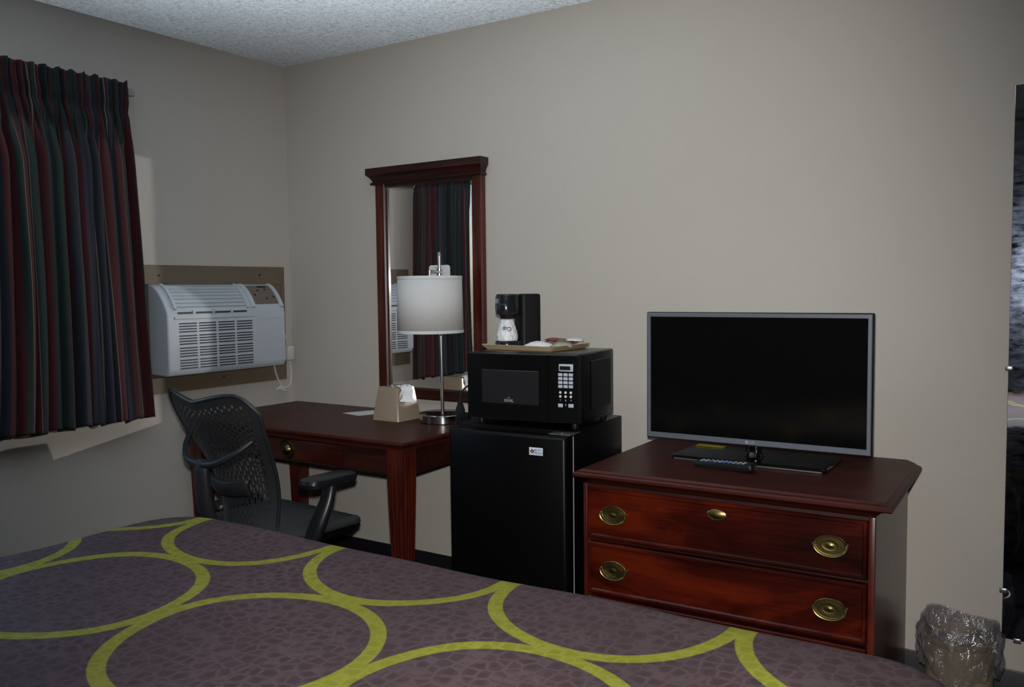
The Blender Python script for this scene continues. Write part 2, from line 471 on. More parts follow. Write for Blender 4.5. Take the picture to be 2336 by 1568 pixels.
# ------------------------------------------------------------------ curtain and rod
CY0, CY1, CZ0, CZ1 = -1.54, -.930, .785, 2.178
NF = 11
def curt(a, b):
    # a along the width from right to left, b down
    flare = .055 * b ** 1.2
    far = CY0 + .01 + (.058 * min(1, max(0, (b - .04) / .22)) - .03 * max(0, (b - .55) / .45) ** 1.5)
    y = (CY1 + flare) + (far - CY1 - flare) * a
    ph = a * NF * 2 * PI + .9 * math.sin(a * 17 + 1) + .5 * math.sin(a * 41)
    fine = a * NF * 2.3 * 2 * PI + 1.3 * math.sin(a * 29) + 2 * math.sin(b * 30 + a * 50) * .25
    k = min(1, max(0, (b - .085) / .16)); k = k * k * (3 - 2 * k)
    amp = .030 * k * (.7 + .3 * math.sin(a * 23 + b * 2)) * (1 + .25 * b)
    drift = .5 * math.sin(b * 3 + a * 9)
    x = .088 + amp * math.sin(ph + drift * min(1, b * 2)) + (1 - k) * (.007 * math.sin(fine) + .004 * math.sin(fine * 1.7 + 1)) + .003 * math.sin(a * 90 + b * 6)
    pinch = math.exp(-((b - .088) / .016) ** 2)
    x -= .010 * pinch
    yy = y + (.016 * math.cos(ph + drift) * k + .006 * math.cos(fine) * (1 - k)) * (1 if .03 < a < .97 else .2)
    z = CZ1 + (CZ0 - CZ1) * b
    if b < .01: z += .006 * math.sin(fine * .5 + 2) + .004 * math.sin(ph)
    if b > .99: z += .007 * math.sin(ph) + .004 * math.sin(a * 31)
    e = max(0, (a - .93) / .07); x += (.061 - x) * e * e * (3 - 2 * e)
    return Vector((max(x, .058), yy, z))
cur = MB().grid(curt, 320, 80, uvf=lambda a, b: (a * 3.1 + .08, b * 1.4))
tag(cur.build('curtain', 'curtain', smooth=80, mods=[('SOLIDIFY', dict(thickness=.002))]), 'dark striped maroon, navy and green curtain hanging over the window', 'curtain')
rod = thing('curtain_rod', 'thin metal rod end with bracket at the top of the curtain', 'curtain rod', (0, 0, 0))
MB().cyl((.045, -1.56, 2.150), (.045, -.900, 2.150), .006, seg=10).build('rod', 'metal grey', rod)
for y in (-.902, -1.52):
    MB().b2(.004, .045, y - .004, y + .004, 2.138, 2.162, .002).b2(0, .004, y - .013, y + .013, 2.125, 2.178).build('bracket', 'metal grey', rod)
MB().b2(.030, .060, -.903, -.872, 2.135, 2.166, .003).build('end_cap', 'bracket grey', rod)

# ------------------------------------------------------------------ air conditioner
ac = thing('air_conditioner', 'white through-wall air conditioner with louvred grille left of the room corner', 'air conditioner', (0, -.495, .955))
AW = .325   # half width ; local y from -AW..AW, x out of the wall
prof = [(.012, .004), (.128, .0), (.138, .012), (.146, .03), (.146, .262), (.140, .285), (.118, .325), (.088, .362), (.062, .384), (.040, .394), (.012, .396)]
acb = MB().prism(prof, 1, -AW, AW)
acb.build('body', 'ac white', ac, smooth=50, mods=[('BEVEL', dict(width=.006, segments=2, limit_method='ANGLE', angle_limit=.9))])
# front lower grille: frame sheet plus dark slots
g = MB()
gy0, gy1 = -.275, .13
for row in range(4):
    for k in range(4):
        z = .226 - row * .053 - k * .0118
        for c in range(4):
            y0 = gy0 + c * (gy1 - gy0) / 4 + .006; y1 = gy0 + (c + 1) * (gy1 - gy0) / 4 - .006
            g.b2(.1455, .1472, y0, y1, z - .0028, z + .0028)
g.build('intake_grille', 'ac dark', ac, smooth=0)
for y0, y1 in ((.15, .318), (-.318, -.29)):
    rb = MB()
    for k in range(17):
        z = .233 - k * .0125
        rb.b2(.1455, .1468, y0, y1, z - .0008, z + .0008)
    rb.build('front_ribs', 'ac white', ac, smooth=0)
MB().b2(.1455, .1475, -.29, .14, .2445, .2462).b2(.1455, .1475, -.292, -.289, .246, .256).build('panel_seam', 'ac panel brown', ac, smooth=0)
# curved outlet louvre on the sloped top
def onslope(t):   # point on the sloping top profile, t 0 lower .. 1 upper
    p = prof[5:10]; L = [math.dist(p[i], p[i + 1]) for i in range(4)]; q = t * sum(L)
    for i in range(4):
        if q <= L[i] or i == 3:
            f = q / L[i]; return (p[i][0] + (p[i + 1][0] - p[i][0]) * f, p[i][1] + (p[i + 1][1] - p[i][1]) * f)
        q -= L[i]
lv = MB()
for k in range(7):
    a, b = onslope(.08 + k * .125), onslope(.08 + k * .125 + .075)
    n = (b[1] - a[1], -(b[0] - a[0])); ln = math.hypot(*n); n = (n[0] / ln * .007, n[1] / ln * .007)
    lv.prism([a, b, (b[0] + n[0] * .4, b[1] + n[1] * .4), (a[0] + n[0], a[1] + n[1])], 1, -.275, .095)
lv.build('outlet_louvre', 'ac white', ac, smooth=0)
for y0, y1 in ((-.29, -.277), (.097, .11)):
    pl = [onslope(t / 8) for t in range(9)]
    MB().prism(pl + [(x + .008, z + .006) for x, z in reversed(pl)], 1, y0, y1).build('louvre_frame', 'ac white', ac, smooth=30)
for y in (-.19, -.09, .01): MB().b2(.135, .1475, y - .007, y + .007, .27, .283).build('louvre_clip', 'ac white', ac, smooth=30)
sl = MB()
for y0, y1 in ((-.272, -.198), (-.182, -.098), (-.082, .002), (.018, .094)): sl.b2(.1435, .1466, y0, y1, .268, .276)
sl.build('outlet_gap', 'ac dark', ac, smooth=0)
# control panel at right of the slope
cp = MB(); pl = [onslope(t / 8) for t in range(1, 8)]
cp.prism([(x + .001, z + .001) for x, z in pl] + [(x + .004, z + .003) for x, z in reversed(pl)], 1, .155, .295)
cp.build('control_panel', 'ac panel brown', ac, smooth=30)
for y, t in ((.235, .3), (.175, .45), (.205, .62), (.25, .66), (.28, .35)):
    x, z = onslope(t); MB().cyl((x, y, z), (x + .007, y, z + .0055), .004, seg=12).build('control_button', 'screw', ac)
x, z = onslope(.80); MB().box((x + .003, .245, z + .002), (.010, .05, .008)).build('control_display', 'screw', ac)
pl = [onslope(t / 8) for t in range(9)]
for y0, y1 in ((.125, .15), (.298, .318)): MB().prism(pl + [(x + .007, z + .005) for x, z in reversed(pl)], 1, y0, y1).build('control_bezel', 'ac white', ac, smooth=30)
# beige mounting panel behind it
pn = thing('mounting_panel', 'beige-brown framed panel on the wall around the air conditioner', 'panel', (0, -.495, 1.154))
pb = MB(); Y0, Y1, Z0, Z1 = -.45, .447, -.283, .283
fw = .085
def rail(a, b, c, d, e):
    pb.ring_loops([[Vector((.0005, *p)) for p in (a, b, c, d)], [Vector((e, *p)) for p in (a, b, c, d)]])
iy0, iy1, iz0, iz1 = Y0 + fw, Y1 - .02, Z0 + fw, Z1 - fw
rail((Y0, Z1), (Y1, Z1), (iy1, iz1), (iy0, iz1), .0105)
rail((Y0, Z0), (iy0, iz0), (iy1, iz0), (Y1, Z0), .0105)
rail((Y0 , Z1), (iy0, iz1), (iy0, iz0), (Y0, Z0), .010)
rail((Y1, Z1), (Y1, Z0), (iy1, iz0), (iy1, iz1), .010)
pb.build('frame', 'beige trim', pn, smooth=0)
MB().b2(.0006, .006, Y0 + .01, Y1 - .005, Z0 + .01, Z1 - .01).build('backing', 'beige trim', pn, smooth=0)
for y, z in ((-.265, .238), (.29, .243), (.06, -.235)):
    MB().cyl((.0095, y, z), (.0125, y, z), .005, seg=12).build('screw', 'screw', pn)
# power cord of the unit with tied bundle, plug box and its outlet
cd = thing('power_cord', 'white air conditioner cord tied in a bundle below the unit', 'cord', (0, 0, 0))
MB().tube([(.05, -.165, .962), (.045, -.15, .91), (.04, -.125, .862), (.04, -.112, .842), (.04, -.10, .832), (.04, -.075, .832), (.035, -.048, .85), (.03, -.036, .885), (.03, -.040, .93), (.03, -.046, .965)], .0042, 8).build('cable', 'cord white', cd)
bt = MB()
for k in range(4):
    a = k * .8; bt.tube([(.04 + .01 * math.sin(a), -.14 + .008 * k, .826), (.05, -.118, .842 - .006 * k), (.045 + .008 * math.cos(a), -.09, .818 + .006 * k), (.034, -.115, .822 + .003 * k)], .0042, 8)
bt.build('tied_bundle', 'cord white', cd)
MB().b2(.012, .045, -.066, -.024, .968, 1.04, .006).b2(.044, .047, -.052, -.038, 1.0, 1.03, .001).build('plug_box', 'cord white', cd)
ot = thing('wall_outlet', 'ivory outlet plate at the room corner above the white plug box', 'outlet', (0, 0, 0))
MB().b2(.0005, .008, -.075, -.012, 1.0, 1.112, .003).build('plate', 'outlet ivory', ot)
MB().b2(.0075, .014, -.068, -.050, 1.072, 1.098, .003).build('socket', 'outlet white', ot)

# ------------------------------------------------------------------ wall mirror with cherry frame
MX0, MX1, MZ0, MZ1 = .617, 1.226, .816, 1.84
wm = thing('framed_wall_mirror', 'cherry framed wall mirror with crown moulding above the desk', 'mirror', (0, 0, 0))
for x0, x1 in ((MX0, MX0 + .06), (MX1 - .055, MX1)):
    st = MB().prism([(x0, -.001), (x0, -.026), (x0 + .006, -.032), (x1 - .006, -.032), (x1, -.026), (x1, -.001)], 2, MZ0, MZ1 - .02)
    st.build('stile', 'cherry upright', wm, smooth=30)
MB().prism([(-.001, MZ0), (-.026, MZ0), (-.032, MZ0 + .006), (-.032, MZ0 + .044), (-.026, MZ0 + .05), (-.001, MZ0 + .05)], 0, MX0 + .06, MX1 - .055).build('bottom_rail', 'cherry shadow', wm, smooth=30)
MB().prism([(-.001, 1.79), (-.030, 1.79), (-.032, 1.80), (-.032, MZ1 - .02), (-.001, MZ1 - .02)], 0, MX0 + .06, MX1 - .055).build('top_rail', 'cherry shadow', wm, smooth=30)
# crown: profile in (out, z) swept round three sides
cprof = [(.034, 1.803), (.042, 1.803), (.046, 1.808), (.042, 1.814), (.036, 1.816), (.038, 1.824), (.046, 1.836), (.056, 1.846), (.060, 1.848), (.060, 1.878), (.0, 1.878)]
cr = MB(); L = []
for o, z in cprof:
    e = o - .032 if o > 0 else -.0
    x0, x1 = MX0 - max(e, 0) - .002, MX1 + max(e, 0) * .6 + .001
    L.append([Vector((x0, -.001, z)), Vector((x0, -o - .001, z)), Vector((x1, -o - .001, z)), Vector((x1, -.001, z))])
L[-1] = [Vector((MX0 - .03, -.001, 1.879)), Vector((MX0 - .03, -.059, 1.879)), Vector((MX1 + .017, -.059, 1.879)), Vector((MX1 + .017, -.001, 1.879))]
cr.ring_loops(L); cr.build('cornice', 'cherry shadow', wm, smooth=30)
GX0, GX1, GZ0, GZ1 = MX0 + .056, MX1 - .053, MZ0 + .048, 1.795
MB().b2(GX0, GX1, -.012, -.004, GZ0, GZ1).build('mirror_glass', 'mirror glass', wm, smooth=0)

# full length frameless mirror at the right edge
fm = thing('full_length_mirror', 'frameless full-length mirror clipped to the wall at far right', 'mirror', (0, 0, 0))
MB().b2(3.198, 3.75, -.008, -.002, .2, 1.916, .001).build('glass', 'long mirror glass', fm, smooth=0)
for x, z in ((3.199, 1.054), (3.199, .352), (3.24, .198), (3.65, .198), (3.3, 1.917), (3.65, 1.917)):
    c = MB().b2(x - .010, x + .012, -.0115, -.0005, z - .008, z + .008, .003)
    c.build('clip', 'metal grey', fm)

# ------------------------------------------------------------------ desk
desk = thing('desk', 'cherry writing desk with reeded legs under the mirror', 'desk', (0, 0, 0))
DX0, DX1, DY0, DY1, DZ = .045, 1.328, -.69, -.02, .757
tp = MB(); L = []
for ins, z in ((.022, DZ - .034), (.012, DZ - .034), (.012, DZ - .024), (.004, DZ - .016), (0, DZ - .010), (.002, DZ - .004), (.008, DZ)):
    L.append([Vector((DX0 + ins, DY1, z)), Vector((DX0 + ins, DY0 + ins, z)), Vector((DX1 - ins, DY0 + ins, z)), Vector((DX1 - ins, DY1, z))])
tp.ring_loops(L); tp.build('desktop', 'cherry top', desk, smooth=30)
AZ0, AZ1 = .625, DZ - .034
LX = [(DX0 + .062, 0), (DX1 - .052, 1)]
for x, k in LX:
    for y in (DY0 + .05, DY1 - .05):
        lg = MB(); loops = []
        for z, hwid in ((0, .023), (.02, .024), (.60, .038), (AZ1, .039)):
            ring = []
            for side in range(4):
                for s_ in range(8):
                    t = s_ / 8 * 2 - 1; dep = .0025 * (1 if s_ % 2 else 0)
                    px, py = t * hwid, -hwid + dep
                    a = side * PI / 2
                    ring.append(Vector((x + px * math.cos(a) - py * math.sin(a), y + px * math.sin(a) + py * math.cos(a), z)))
            loops.append(ring)
        lg.ring_loops(loops); lg.build('leg', 'cherry upright', desk, smooth=20)
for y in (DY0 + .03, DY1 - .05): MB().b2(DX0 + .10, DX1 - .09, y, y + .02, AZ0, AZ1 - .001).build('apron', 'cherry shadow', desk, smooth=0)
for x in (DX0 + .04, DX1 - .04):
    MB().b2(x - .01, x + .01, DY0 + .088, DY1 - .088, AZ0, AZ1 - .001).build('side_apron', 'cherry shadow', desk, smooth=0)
dr = MB().b2(.40, .995, DY0 + .016, DY0 + .0295, AZ0 + .012, AZ1 - .006, .004).build('drawer', 'cherry', desk)
def ring_pull(parent, x, y, z):
    k = MB(); mt = Matrix.Translation((x, y, z)) @ Matrix.Rotation(PI / 2, 4, 'X')
    k.lathe([(.044, 0), (.044, .003), (.038, .007), (.034, .005), (.026, .006), (.02, .013), (.012, .02), (.004, .022)], seg=32, mtx=mt, sy=.9)
    k.build('knob', 'bronze knob', parent)
ring_pull(dr, .697, DY0 + .016, .675)

# ------------------------------------------------------------------ things on the desk
lamp = thing('table_lamp', 'chrome table lamp with white drum shade on the desk', 'lamp', (1.128, -.197, DZ))
MB().lathe([(.098, .001), (.1, .003), (.1, .034), (.098, .0365)], seg=64).build('base', 'chrome', lamp)
MB().lathe([(.094, .0362), (.094, .0385), (.09, .0395)], seg=48).build('base_top', 'black gloss', lamp)
MB().b2(.045, .112, -.03, .05, .0, .040, .004).build('outlet_block', 'black plastic', lamp)
MB().cyl((.0, 0, .039), (-.006, 0, .70), .0075, seg=18).build('pole', 'pole nickel', lamp)
MB().cyl((-.005, 0, .7), (-.006, 0, .716), .0082, .006, seg=18).build('finial', 'pole nickel', lamp)
shx, shy = .078, -.170
MB().cyl((-.003, .009, .632), (shx, shy, .632), .0058, seg=14).cyl((shx, shy, .636), (shx, shy, .585), .0055, seg=12).lathe([(.013, .618), (.013, .646)], c=(-.005, 0, 0), seg=18).build('arm', 'pole nickel', lamp)
shx, shy = .078, -.170; SR0, SR1 = .129, .133
sh = MB().lathe([(SR1, .388), (SR0, .612)], c=(shx, shy, 0), seg=64, cap0=False, cap1=False)
sh.build('lamp_shade', 'shade fabric', lamp, mods=[('SOLIDIFY', dict(thickness=.002))])
for z0, z1, r0 in ((.387, .399, SR1 + .0008), (.601, .613, SR0 + .0008)):
    MB().lathe([(r0, z0), (r0 + .0006, z0 + .002), (r0 + .0002, z1)], c=(shx, shy, 0), seg=64, cap0=False, cap1=False).build('shade_trim', 'shade trim', lamp)
sp_ = MB()
for k in range(3):
    a = k * 2 * PI / 3 + .4; sp_.cyl((shx, shy, .592), (shx + math.cos(a) * .1285, shy + math.sin(a) * .1285, .603), .002, seg=6)
sp_.build('spider', 'pole nickel', lamp)
MB().lathe([(.012, .50), (.016, .53), (.016, .57), (.008, .585)], c=(shx, shy, 0), seg=20).build('socket', 'cord white', lamp)
# card hung on the lamp post behind the shade
cdm = thing('hanging_card', 'white card hung on the lamp post behind the shade', 'card', (1.112, -.183, DZ + .662), 0)
MB().prism([(p.x, p.y - .1225) for p in rrect(.056, .1225, .012, 0)], 1, -.001, .001).b2(-.014, -.004, -.028, .0, -.012, -.006, .001).build('card', 'card white', cdm, smooth=0)
MB().b2(-.054, .054, .0012, .0018, -.165, -.04).build('card_back', 'card grey', cdm, smooth=0)
MB().b2(-.03, .01, .0019, .0023, -.13, -.105).b2(-.02, .02, .0019, .0023, -.102, -.09).build('print', 'card red', cdm, smooth=0)
MB().b2(-.054, .054, .0012, .0018, -.244, -.165).build('card_picture', 'card brown', cdm, smooth=0)
# black plug and cord standing in the lamp's outlet
pc = thing('plug', 'black plug with cord standing in the lamp base outlet', 'plug', (1.205, -.175, DZ + .0408))
MB().ring_loops([[Vector((sx * a, sy * b, z)) for sx, sy in ((-1, -1), (1, -1), (1, 1), (-1, 1))] for a, b, z in ((.016, .012, 0), (.016, .012, .012), (.010, .010, .03), (.007, .007, .045))]).build('plug_body', 'black rubber', pc)
MB().tube([(0, 0, .042), (.002, 0, .07), (.02, .01, .105), (.06, .02, .118), (.11, .04, .10), (.16, .06, .04), (.19, .06, -.06)], .0042, 8).build('cord', 'black rubber', pc)
# outlet under the mirror
wo = thing('wall_outlet', 'white outlet plate under the framed mirror beside the microwave', 'outlet', (0, 0, 0))
MB().b2(1.085, 1.16, -.007, -.0005, .728, .808, .003).build('plate', 'outlet white', wo)
for z in (.742, .776): MB().b2(1.108, 1.137, -.009, -.006, z, z + .024, .003).build('socket', 'outlet white', wo)
# tissue box cover
tb = thing('tissue_box', 'beige tapered tissue box cover with white tissue on the desk', 'tissue box', (.905, -.235, DZ), math.radians(-1))
bw = .076
MB().ring_loops([rrect(bw * k, bw * k, .008, z) for k, z in ((1, .0), (.995, .004), (.755, .136), (.74, .141), (.71, .143))]).build('cover', 'tissue box', tb)
# folded tissue out of the slot at the right-hand upper face
ti = MB()
def tis(a, b):
    # b: 0 top edge .. 1 lower; lies against the +x face
    z = .146 - b * .062; x = .0545 + (.146 - z) * .155 + .004
    y = -.047 + a * .082 - b * .004
    x += .004 * math.sin(a * 9 + b * 5) * b + .006 * math.sin(b * 7) * (1 - a) + .003 * math.sin(a * 23 + b * 11)
    z -= .014 * a * b + .0
    return Vector((x + .003, y, z))
ti.grid(tis, 18, 14)
ti.grid(lambda a, b: Vector((.058 - .03 * b, -.047 + a * .08, .1465 + .004 * math.sin(b * PI) + .002 * math.sin(a * 12))), 12, 5)
ti.build('tissue', 'tissue paper', tb, smooth=25, mods=[('SOLIDIFY', dict(thickness=.0008))])
# note card
nc = MB(); nc.ring_loops([[Vector((x, y, z)) for x, y in ((.575, -.231), (.698, -.258), (.76, -.12), (.64, -.09))] for z in (DZ + .0005, DZ + .0013)])
tag(nc.build('note_card', 'paper', smooth=0), 'small white note card lying on the desk beside the tissue box', 'card')

# ------------------------------------------------------------------ office chair
ch = thing('office_chair', 'dark grey mesh-back office chair at the desk', 'chair', (.905, -.90, 0), math.radians(-4))
BNU, BNV = 68, 100
def back_c(v):   # centre line of the back: y, z for v 0..1 from seat up
    z = .44 + .53 * v
    y = -.215 - .055 * math.sin(v * PI * .9) * 0 - .02 * v - .10 * v ** 2 + .035 * math.sin(v * PI * 1.6) * .6
    return y, z
def back_w(v):
    pts = [(0, .135), (.2, .155), (.4, .182), (.55, .205), (.7, .232), (.85, .25), (1, .255)]
    for (a, b), (c, d_) in zip(pts, pts[1:]):
        if v <= c: return b + (d_ - b) * (v - a) / (c - a)
    return pts[-1][1]
def back_pt(a, b):
    i_ = a * BNU
    if abs(i_ - round(i_)) < 1e-6 and round(i_) % 2 and 5 < i_ < BNU - 5: a = (i_ + .36) / BNU
    u = a * 2 - 1; v = b
    top = 1.0 + .055 * math.sin(min(1, abs(u) / .95) ** 1.3 * PI * .5 * 1.45) - .10 * max(0, abs(u) - .72) ** 2 / .0784 * 1.0 - .045
    vv = v * top
    y, z = back_c(vv); w = back_w(min(1, vv))
    wrap = (.085 * (1 - .35 * vv)) * abs(u) ** 2.2
    return Vector((u * w, y + wrap + .03 * max(0, vv - .75) * abs(u) * 4 * .6, z))
def hole(i, j):
    if i < 5 or i >= BNU - 5 or j < 3 or j >= BNV - 6 or i % 2: return False
    col = i // 2
    if j > BNV - 34: return (j + 2 * (col % 2)) % 4 < 2
    return (j + (3 if col % 2 else 0)) % 7 < 5
MB().grid(back_pt, BNU, BNV, skip=hole).build('backrest', 'chair mesh', ch, smooth=0, mods=[('SOLIDIFY', dict(thickness=.0022, offset=0))])
rim = [back_pt(0, k / 30) for k in range(3, 31)] + [back_pt(k / 30, 1) for k in range(1, 30)] + [back_pt(1, 1 - k / 30) for k in range(0, 28)]
MB().tube(rim, .0075, 8, smooth=0).build('back_rim', 'chair plastic', ch)
hub = (0, -.322, .728)
arms = MB()
arms.tube([(-.185, -.235, .822), (-.150, -.285, .778), (-.08, -.322, .740), hub], [.009, .010, .012, .016], 12)
arms.tube([(.185, -.235, .822), (.150, -.285, .778), (.08, -.322, .740), hub], [.009, .010, .012, .016], 12)
arms.build('back_yoke', 'chair plastic', ch)
MB().tube([(0, -.318, .745), (0, -.322, .70), (0, -.312, .58), (0, -.27, .47), (0, -.20, .40), (0, -.08, .385)], [.024, .034, .036, .036, .034, .034], 14, flat=.62, up=(0, 1, 0)).build('back_spine', 'chair plastic', ch)
lb = MB().grid(lambda a, b: (lambda p: Vector((p.x, p.y - .022 - .012 * math.sin(b * PI), p.z)))(back_pt(.18 + .64 * a, .31 + .12 * b)), 16, 6)
lb.build('lumbar_pad', 'chair plastic', ch, mods=[('SOLIDIFY', dict(thickness=.014))])
# seat
sl_ = []
for k, (f, z) in enumerate(((.90, .435), (.97, .44), (1, .452), (.99, .466), (.95, .474))):
    L = rrect(.240 * f, .225 * f, .09 * f, 0, 8)
    sl_.append([Vector((p.x, p.y + .005, z - (.035 * max(0, (p.y - .12) / .13) ** 2 if p.y > .12 else 0) + .012 * (p.x / .26) ** 2)) for p in L])
MB().ring_loops(sl_).build('seat', 'chair seat fabric', ch, smooth=50)
MB().ring_loops([[Vector((p.x, p.y + .02, z)) for p in rrect(.2 * f, .19 * f, .06, 0, 5)] for f, z in ((.6, .385), (1, .41), (1.1, .434))]).build('seat_pan', 'chair dark', ch)
for sx, dz_ in ((-1, -.16), (1, 0)):
    a = MB().tube([(sx * .20, -.06, .405), (sx * .245, -.065, .43), (sx * .272, -.05, .50 + dz_ * .4), (sx * .286, -.02, .58 + dz_ * .8), (sx * .282, .0, .635 + dz_)], [.024, .034, .034, .030, .028], 14, flat=.7, up=(0, 1, 0))
    ar = a.build('arm', 'chair dark', ch)
    pd = MB().ring_loops([[Vector((p.x + sx * .275, p.y + .0, z + dz_)) for p in rrect(.047 * f, .115 * f, .04 * f, 0, 8)] for f, z in ((.7, .634), (.96, .638), (1, .652), (.95, .664), (.75, .669))])
    pd.build('arm_pad', 'chair dark', ar)
MB().cyl((0, 0, .08), (0, 0, .40), .028, seg=20).cyl((0, 0, .20), (0, 0, .30), .035, seg=20).build('column', 'chair dark', ch)
for k in range(5):
    a = k * 2 * PI / 5 + .3; c_, s__ = math.cos(a), math.sin(a)
    lg = MB().tube([(0.02 * c_, .02 * s__, .105), (.15 * c_, .15 * s__, .098), (.30 * c_, .30 * s__, .075)], [.028, .024, .016], 10).build('base_leg', 'chair plastic', ch)
    cs = MB()
    for s2 in (-1, 1):
        o = Vector((.29 * c_ - s__ * .013 * s2, .29 * s__ + c_ * .013 * s2, .03)); dv = Vector((-s__, c_, 0)) * .009 * s2
        cs.cyl(o, o + dv, .03, seg=18)
    cs.cyl((.29 * c_, .29 * s__, .03), (.29 * c_, .29 * s__, .075), .008, seg=8)
    cs.build('caster', 'black plastic', lg)

# ------------------------------------------------------------------ mini fridge
fg = thing('mini_fridge', 'black mini fridge between the desk and the dresser', 'fridge', (1.519, -.668, 0), math.radians(3.2))
FW, FD, FH = .468, .47, .84
MB().b2(.002, FW - .002, .062, FD, .02, FH, .006).build('cabinet', 'fridge black', fg)
dm = MB(); L = []
for ins, y in ((.004, .052), (0, .048), (0, .014), (.004, .006), (.014, 0)):
    L.append([Vector((x, y, z)) for x, z in ((ins, .05 + ins), (FW - ins, .05 + ins), (FW - ins, FH - .012 - ins), (ins, FH - .012 - ins))])
dm.ring_loops(L); door = dm.build('door', 'fridge black', fg, smooth=40)
MB().b2(.006, FW - .003, .053, .0615, .055, FH - .018).build('gasket', 'gasket', fg, smooth=0)
hg = MB().b2(FW - .075, FW + .002, .02, .10, FH - .010, FH - .006, .001).cyl((FW - .03, .03, FH - .03), (FW - .03, .03, FH - .001), .005, seg=10).cyl((FW - .012, .075, FH - .012), (FW - .012, .075, FH - .001), .005, seg=10)
hg.build('hinge', 'metal grey', fg)
for x, y in ((.05, .1), (FW - .05, .1), (.05, FD - .05), (FW - .05, FD - .05)): MB().lathe([(.02, 0), (.022, .004), (.018, .02)], c=(x, y, 0), seg=14).build('foot', 'black plastic', fg)
sk = MB().b2(.329, .381, -.0008, .0004, .760, .786, .0003).build('sticker', 'sticker white', door)
dmd = MB()
def diamond(cx, cz, r): dmd.ring_loops([[Vector((cx + a * r, y, cz + b * r)) for a, b in ((1, 0), (0, 1), (-1, 0), (0, -1))] for y in (-.0008, -.0012)])
for a, b in ((.0045, 0), (-.0045, 0)): diamond(.3405 + a, .773 + b, .0038)
dmd.build('emblem', 'sticker dark', sk, smooth=0)
dmd = MB()
for a, b in ((0, .0045), (0, -.0045)): diamond(.3405 + a, .773 + b, .0038)
dmd.build('emblem', 'sticker red', sk, smooth=0)
text('lettering', 'MICRO', .0098, 'sticker blue', sk, FRONT(.363, -.0009, .7775), .0002, .0002)
text('lettering', 'FRIDGE', .0098, 'sticker blue', sk, FRONT(.363, -.0009, .7675), .0002, .0002)

# ------------------------------------------------------------------ microwave
mw = thing('microwave', 'black microwave oven with grey keypad on top of the mini fridge', 'microwave', (1.572, -.622, FH), math.radians(5.5))
MW, MD, MZ0_, MZ1_ = .424, .335, .018, .256
MB().b2(0, MW, .03, MD, MZ0_, MZ1_, .008, 3).build('body', 'microwave black', mw)
# embossed side panel
e = MB(); L = []
for ins, x in ((0, MW - .0005), (.012, MW - .0005), (.016, MW + .003), (.05, MW + .003)):
    L.append([Vector((x, y, z)) for y, z in ((.10 + ins, .05 + ins * .6), (MD - .025 - ins, .05 + ins * .6), (MD - .025 - ins, .235 - ins * .6), (.10 + ins, .235 - ins * .6))])
e.ring_loops(L, cap0=False); e.build('side_emboss', 'microwave black', mw)
# front: bulged door, control panel
def bulge(x): return -.012 * (1 - ((x - MW / 2) / (MW / 2)) ** 2)
def front_panel(x0, x1, z0, z1, name, par, mat, th=.03, off=0.0, n=16):
    b = MB(); L = []
    for k in range(n + 1):
        x = x0 + (x1 - x0) * k / n; y = bulge(x) + .006 + off
        L.append([Vector((x, y + .003, z0)), Vector((x, y, z0 + .003)), Vector((x, y, z1 - .003)), Vector((x, y + .003, z1)), Vector((x, y + th, z1)), Vector((x, y + th, z0))])
    b.ring_loops(L); return b.build(name, mat, par, smooth=30)
dr = front_panel(.0, .318, MZ0_ + .006, MZ1_ - .002, 'door', mw, 'microwave black')
front_panel(.320, MW, MZ0_ + .006, MZ1_ - .002, 'control_panel', mw, 'microwave black')
simple('oven window', (.016, .016, .019), .2)
front_panel(.062, .285, .078, .198, 'window', dr, 'oven window', th=.004, off=-.0015)
text('logo', 'RIVAL', .014, 'logo silver', dr, FRONT(.172, bulge(.172) + .0022, .092), .0004, .0004)
MB().ring_loops([[Vector((.172 + a, y, .1025 + b)) for a, b in ((.004, -.002), (0, .003), (-.004, -.002))] for y in (bulge(.172) + .0020, bulge(.172) + .0030)]).build('logo_mark', 'logo silver', dr, smooth=0)
def key(x, z, w, h, mat, name='key', dep=.0015):
    b = MB().box((x, bulge(x) + .0055, z), (w, .003, h), .0012); return b.build(name, mat, mw)
kx = [.3635 + k * .0185 for k in range(3)]
key(kx[1], .2115, .056, .025, 'key grey', 'display_frame')
MB().box((kx[1] - .001, bulge(kx[1]) + .004, .2105), (.038, .004, .013)).build('display', 'display dark', mw, smooth=0)
for r in range(4):
    for c in range(3): key(kx[c], .188 - r * .0132, .0158, .0102, 'key grey')
for r in range(2):
    for c in range(3):
        x = kx[c]; z = .1285 - r * .0135
        MB().cyl((x, bulge(x) + .0065, z), (x, bulge(x) + .0040, z), .0044, seg=14).build('key', 'key white', mw)
for c in range(3):
    x = kx[c]; text('key_numeral', '789'[c], .009, 'key grey', mw, FRONT(x, bulge(x) + .0055, .1015), .0003)
text('key_numeral', '0', .009, 'key grey', mw, FRONT(kx[1], bulge(kx[1]) + .0055, .0865), .0003)
key(kx[0], .0845, .0175, .0125, 'key grey'); key(kx[2], .0845, .0185, .0125, 'key grey')
for x, y in ((.03, .05), (MW - .03, .05), (.03, MD - .03), (MW - .03, MD - .03)):
    MB().lathe([(.011, 0), (.013, .004), (.012, .0185)], c=(x, y, 0), seg=14).build('foot', 'black plastic', mw)

